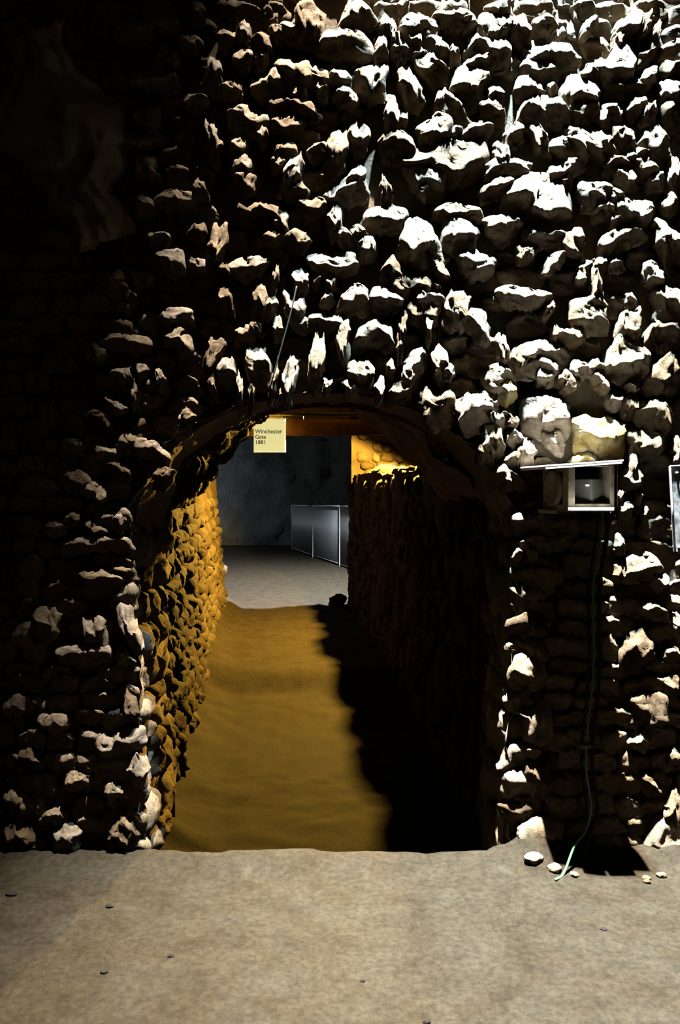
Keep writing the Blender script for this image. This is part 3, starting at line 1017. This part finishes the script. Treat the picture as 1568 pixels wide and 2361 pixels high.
# roof plate, tipped a little, and the lip pieces under the window
r0, r1 = px(1252, 1074, FD - 0.03), px(1437, 1061, FD - 0.03)
V = []
for yy in (FD - 0.035, BK):
    for zz in (0.0, 0.007):
        V.append((r0.x, yy, r0.z + zz - 0.004))
        V.append((r1.x, yy, r1.z + zz - 0.004))
Fc = [(0, 1, 3, 2), (4, 6, 7, 5), (0, 4, 5, 1), (2, 3, 7, 6), (0, 2, 6, 4), (1, 5, 7, 3)]
part('roof_plate', (V, Fc), mat=ROOFMET)
V = [(x, y, z - 0.010) for x, y, z in V]
V = [(x + (0.01 if x < 1 else -0.006), y + (0.008 if y < 3.3 else 0), z) for x, y, z in V]
part('roof_lining', (V, Fc), mat=ROOFMET)
lipm = px((1316 + 1362) / 2, 1173, FD - 0.05)
for (xa, xb) in ((1315, 1361), (1364, 1418)):
    A, B = px(xa, 1170, FD - 0.05), px(xb, 1178, FD - 0.05)
    part('lip', box_data(A.x, B.x, FD - 0.045, FD, B.z, A.z, 0.002), mat=ROOFMET)
part('bracket', box_data(bx0 - 0.03, bx0 + 0.004, FD + 0.12, BK, bz0 - 0.012, bz0 + 0.004, 0.002))
for c in list(lb.children) + list(blk.children):
    for q in c.data.vertices:          # the box is hung slightly askew
        q.co.x -= 0.13 * max(0.0, q.co.y - FD)
for c in lb.children:
    c.matrix_parent_inverse = Matrix.Translation(lb.location).inverted()


# ------------------------------------------------------------------ cables and wire
def cable(name, label, pts, r, mat, cat='cable'):
    v, f = tube_data(smooth_path(pts, 8), r, 8)
    o = mesh_obj(name, v, f, mat)
    tag(o, label, cat)
    return o


def cp(lst, off=0.0, d=WALL - 0.085):
    return [px(x, y, d + dd) + Vector((off, 0, 0)) for x, y, dd in lst]


fz = floor_z(1.05, 3.42)
route = [(1390, 1178, -0.02), (1386, 1230, 0.0), (1377, 1290, 0.0), (1368, 1345, 0.0), (1368, 1430, 0.0), (1369, 1520, 0.0), (1364, 1600, 0.0), (1356, 1670, 0.0),
         (1352, 1720, 0.0), (1352, 1775, 0.0), (1360, 1830, 0.0), (1363, 1870, -0.005)]
ga = cp(route) + [px(1350, 1915, WALL - 0.10), px(1325, 1950, WALL - 0.15), Vector((px(1300, 1975, 3.40).x, 3.40, floor_z(0.98, 3.40) + 0.006)),
                  Vector((px(1280, 1990, 3.36).x, 3.36, floor_z(0.93, 3.36) + 0.006))]
cable('green_cable', 'green cable down the right pier, its bright end on the sandy floor', ga, 0.0055, CABLE_GREEN)
gb = [p + Vector((0.026, -0.006, 0)) for p in cp(route)] + [px(1368, 1900, WALL - 0.09), px(1352, 1950, WALL - 0.10), px(1346, 1985, WALL - 0.12)]
cable('black_cable', 'thick black cable running from the lamp box down the right pier', gb, 0.010, CABLE_BLACK)
gc = [p + Vector((-0.020, 0.002, 0)) for p in cp(route)] + [px(1356, 1910, WALL - 0.08), px(1340, 1955, WALL - 0.09), px(1334, 1985, WALL - 0.11)]
cable('black_cable', 'thinner black cable left of the thick one down the right pier', gc, 0.0065, CABLE_BLACK)
m = px(1353, 1719, WALL - 0.088)
v, f = tube_data([m + Vector((-0.028, 0, 0)), m + Vector((0.03, 0, 0.002))], 0.0135, 8)
o = mesh_obj('cable_clip', v, f, BLACK)
tag(o, 'small black clip holding the cables on the right pier', 'clip')
cable('wall_cable', 'thin black cable hanging down the inner right reveal of the doorway',
      [(jamb(1.4)[1] - 0.035, WALL + THICK - 0.03, 1.42), (jamb(1.0)[1] - 0.04, WALL + THICK - 0.03, 1.0),
       (jamb(0.5)[1] - 0.035, WALL + THICK - 0.03, 0.5), (jamb(0.1)[1] - 0.045, WALL + THICK - 0.03, 0.05), (jamb(0)[1] - 0.05, WALL + THICK - 0.04, TF + 0.02)], 0.009, CABLE_BLACK)
cable('hanging_wire', 'thin dark wire slanting over the stones above the arch',
      [px(684, 660, WALL - 0.06), px(672, 715, WALL - 0.075), px(652, 790, WALL - 0.08), px(628, 875, WALL - 0.08), px(622, 900, WALL - 0.06)], 0.0035, CABLE_BLACK, 'wire')

# ------------------------------------------------------------------ metal panel at the right edge
pl = empty('metal_panel', (1.66, WALL - 0.07, 1.42))
tag(pl, 'scuffed grey metal panel fixed to the wall at the right edge', 'panel')
A, B = px(1544, 1075, WALL - 0.09), px(1556, 1272, WALL - 0.09)
V = [(A.x, WALL - 0.09, A.z), (A.x + 0.30, WALL - 0.09, A.z + 0.01), (B.x + 0.30, WALL - 0.085, B.z), (B.x, WALL - 0.085, B.z)]
V += [(x, y + 0.012, z) for x, y, z in V]
Fc = [(0, 1, 2, 3), (7, 6, 5, 4), (0, 4, 5, 1), (1, 5, 6, 2), (2, 6, 7, 3), (3, 7, 4, 0)]
mesh_obj('sheet', V, Fc, PLATE, pl, smooth=False)
v, f = tube_data([(A.x, WALL - 0.094, A.z), (B.x, WALL - 0.089, B.z)], 0.004, 6)
mesh_obj('edge_strip', v, f, STEEL, pl)
v, f = tube_data([(A.x, WALL - 0.094, A.z), (A.x + 0.30, WALL - 0.094, A.z + 0.01)], 0.004, 6)
mesh_obj('edge_strip', v, f, STEEL, pl)
for (xx, zz) in ((A.x + 0.03, A.z - 0.03), (B.x + 0.02, B.z + 0.02)):
    v, f = tube_data([(xx, WALL - 0.10, zz), (xx, WALL - 0.03, zz)], 0.006, 8)
    mesh_obj('bolt', v, f, STEEL, pl)
for c in pl.children:
    c.matrix_parent_inverse = Matrix.Translation(pl.location).inverted()


# ------------------------------------------------------------------ loose things on the floor
def lump(name, loc, size, seed, mat, label, cat, group=None, flat=0.6):
    import bmesh
    bm = bmesh.new()
    bmesh.ops.create_icosphere(bm, subdivisions=3, radius=1.0)
    for q in bm.verts:
        n = q.co.copy()
        k = 1 + 0.35 * fbm(n * 1.2 + Vector((seed * 5.1, 0, 0)), 3)
        q.co = Vector((n.x * size[0] * k, n.y * size[1] * k, n.z * size[2] * k))
    V = [tuple(q.co) for q in bm.verts]
    Fc = [tuple(q.index for q in g.verts) for g in bm.faces]
    bm.free()
    o = mesh_obj(name, V, Fc, mat)
    o.location = loc
    tag(o, label, cat, group)
    return o


def on_floor(x, y):
    d = EYE * F / (y - HOR)
    X = (x - CX) * d / F
    return X, d


for k, (x, y, s, mat, lab) in enumerate([
        (25, 2064, 0.017, CLOD, 'dark clod on the sandy floor at the far left edge'),
        (252, 2091, 0.012, CLOD, 'dark clod on the floor below the left pier'),
        (394, 2212, 0.009, CLOD, 'round dark clod on the left foreground floor, nearest the middle'),
        (241, 2243, 0.010, CLOD, 'dark clod on the floor low in the left foreground'),
        (1392, 2143, 0.010, CLOD, 'purplish dark clod on the right foreground floor'),
        (985, 2355, 0.010, CLOD, 'dark clod at the bottom edge right of centre'),
        (836, 2262, 0.007, CLOD, 'tiny dark clod on the floor near the bottom centre'),
        (1490, 2026, 0.015, STONE, 'pale pebble on the floor in front of the right pier')]):
    X, d = on_floor(x, y)
    lump('clod' if mat is CLOD else 'pebble', (X, d, floor_z(X, d) + s * 0.25), (s * 1.3, s, s * 0.6), k + 3, mat, lab, 'clod' if mat is CLOD else 'pebble')
X, d = 0.02, 12.3
lump('rock', (xr(12.5) - 0.20, 12.55, floor_z(0.1, 12.5) + 0.07), (0.14, 0.16, 0.11), 21, TUNNEL, 'dark rock at the far foot of the low right wall', 'rock')
lump('rock', (1.72, 3.53, 0.07), (0.17, 0.10, 0.13), 23, STONE, 'pale lit rock at the foot of the wall on the right edge', 'rock')
lump('rock', (0.93, 3.60, 0.10), (0.10, 0.06, 0.09), 25, STONE, 'lit rubble lump at the foot of the right pier left of the cables', 'rock')


for k, (X, d, sz, lab) in enumerate([
        (0.86, 3.47, 0.030, 'flattish broken stone at the foot of the right pier beside the doorway'),
        (0.94, 3.42, 0.022, 'small broken stone between the doorway and the green cable end'),
        (1.02, 3.40, 0.015, 'little broken stone just right of the green cable end'),
        (1.33, 3.38, 0.012, 'tiny broken stone in front of the box shadow on the floor'),
        (1.41, 3.42, 0.016, 'little pale stone at the right corner of the box shadow'),
        (1.53, 3.42, 0.028, 'broken stone lying before the pale rock at the right edge')]):
    lump('rubble_stone', (X, d, floor_z(X, d) + sz * 0.35), (sz * 1.3, sz, sz * 0.8), k + 40, STONE, lab, 'stone', 'small stones at the foot of the right pier')



# big overhanging rock in the dark upper left corner
def outcrop():
    V = []
    nu, nv = 26, 34
    for j in range(nv + 1):
        t = j / nv
        cx_ = 60 + 190 * t ** 0.9
        cy_ = 60 + 500 * t
        hw_ = (62 + 50 * math.sin(math.pi * min(1, t * 1.1))) * (1 + 0.55 * fbm((t * 3.2, 0.4, 9.0), 3))
        cx_ += 34 * fbm((t * 4.0, 2.4, 1.0), 3)
        for i in range(nu + 1):
            u = -1 + 2 * i / nu
            P = px(cx_ + u * hw_, cy_ - 30 * u, WALL)
            dep = 0.15 * (1 - u * u) ** 0.6 * (math.sin(math.pi * min(1, max(0, t))) ** 0.5) * (0.7 + 0.6 * t)
            dep += 0.11 * fbm((u * 1.6, t * 5, 3.3), 5) * (1 - u ** 4)
            V.append((P.x, WALL + 0.03 - dep, P.z))
    n = nu + 1
    Fc = [(j * n + i, (j + 1) * n + i, (j + 1) * n + i + 1, j * n + i + 1) for j in range(nv) for i in range(nu)]
    return V, Fc


mesh_obj('rock_bulge', *outcrop(), ROCK, wall_front)
for t in (wall_front, pier_l, pier_r):
    print(t.name, len(t.children))
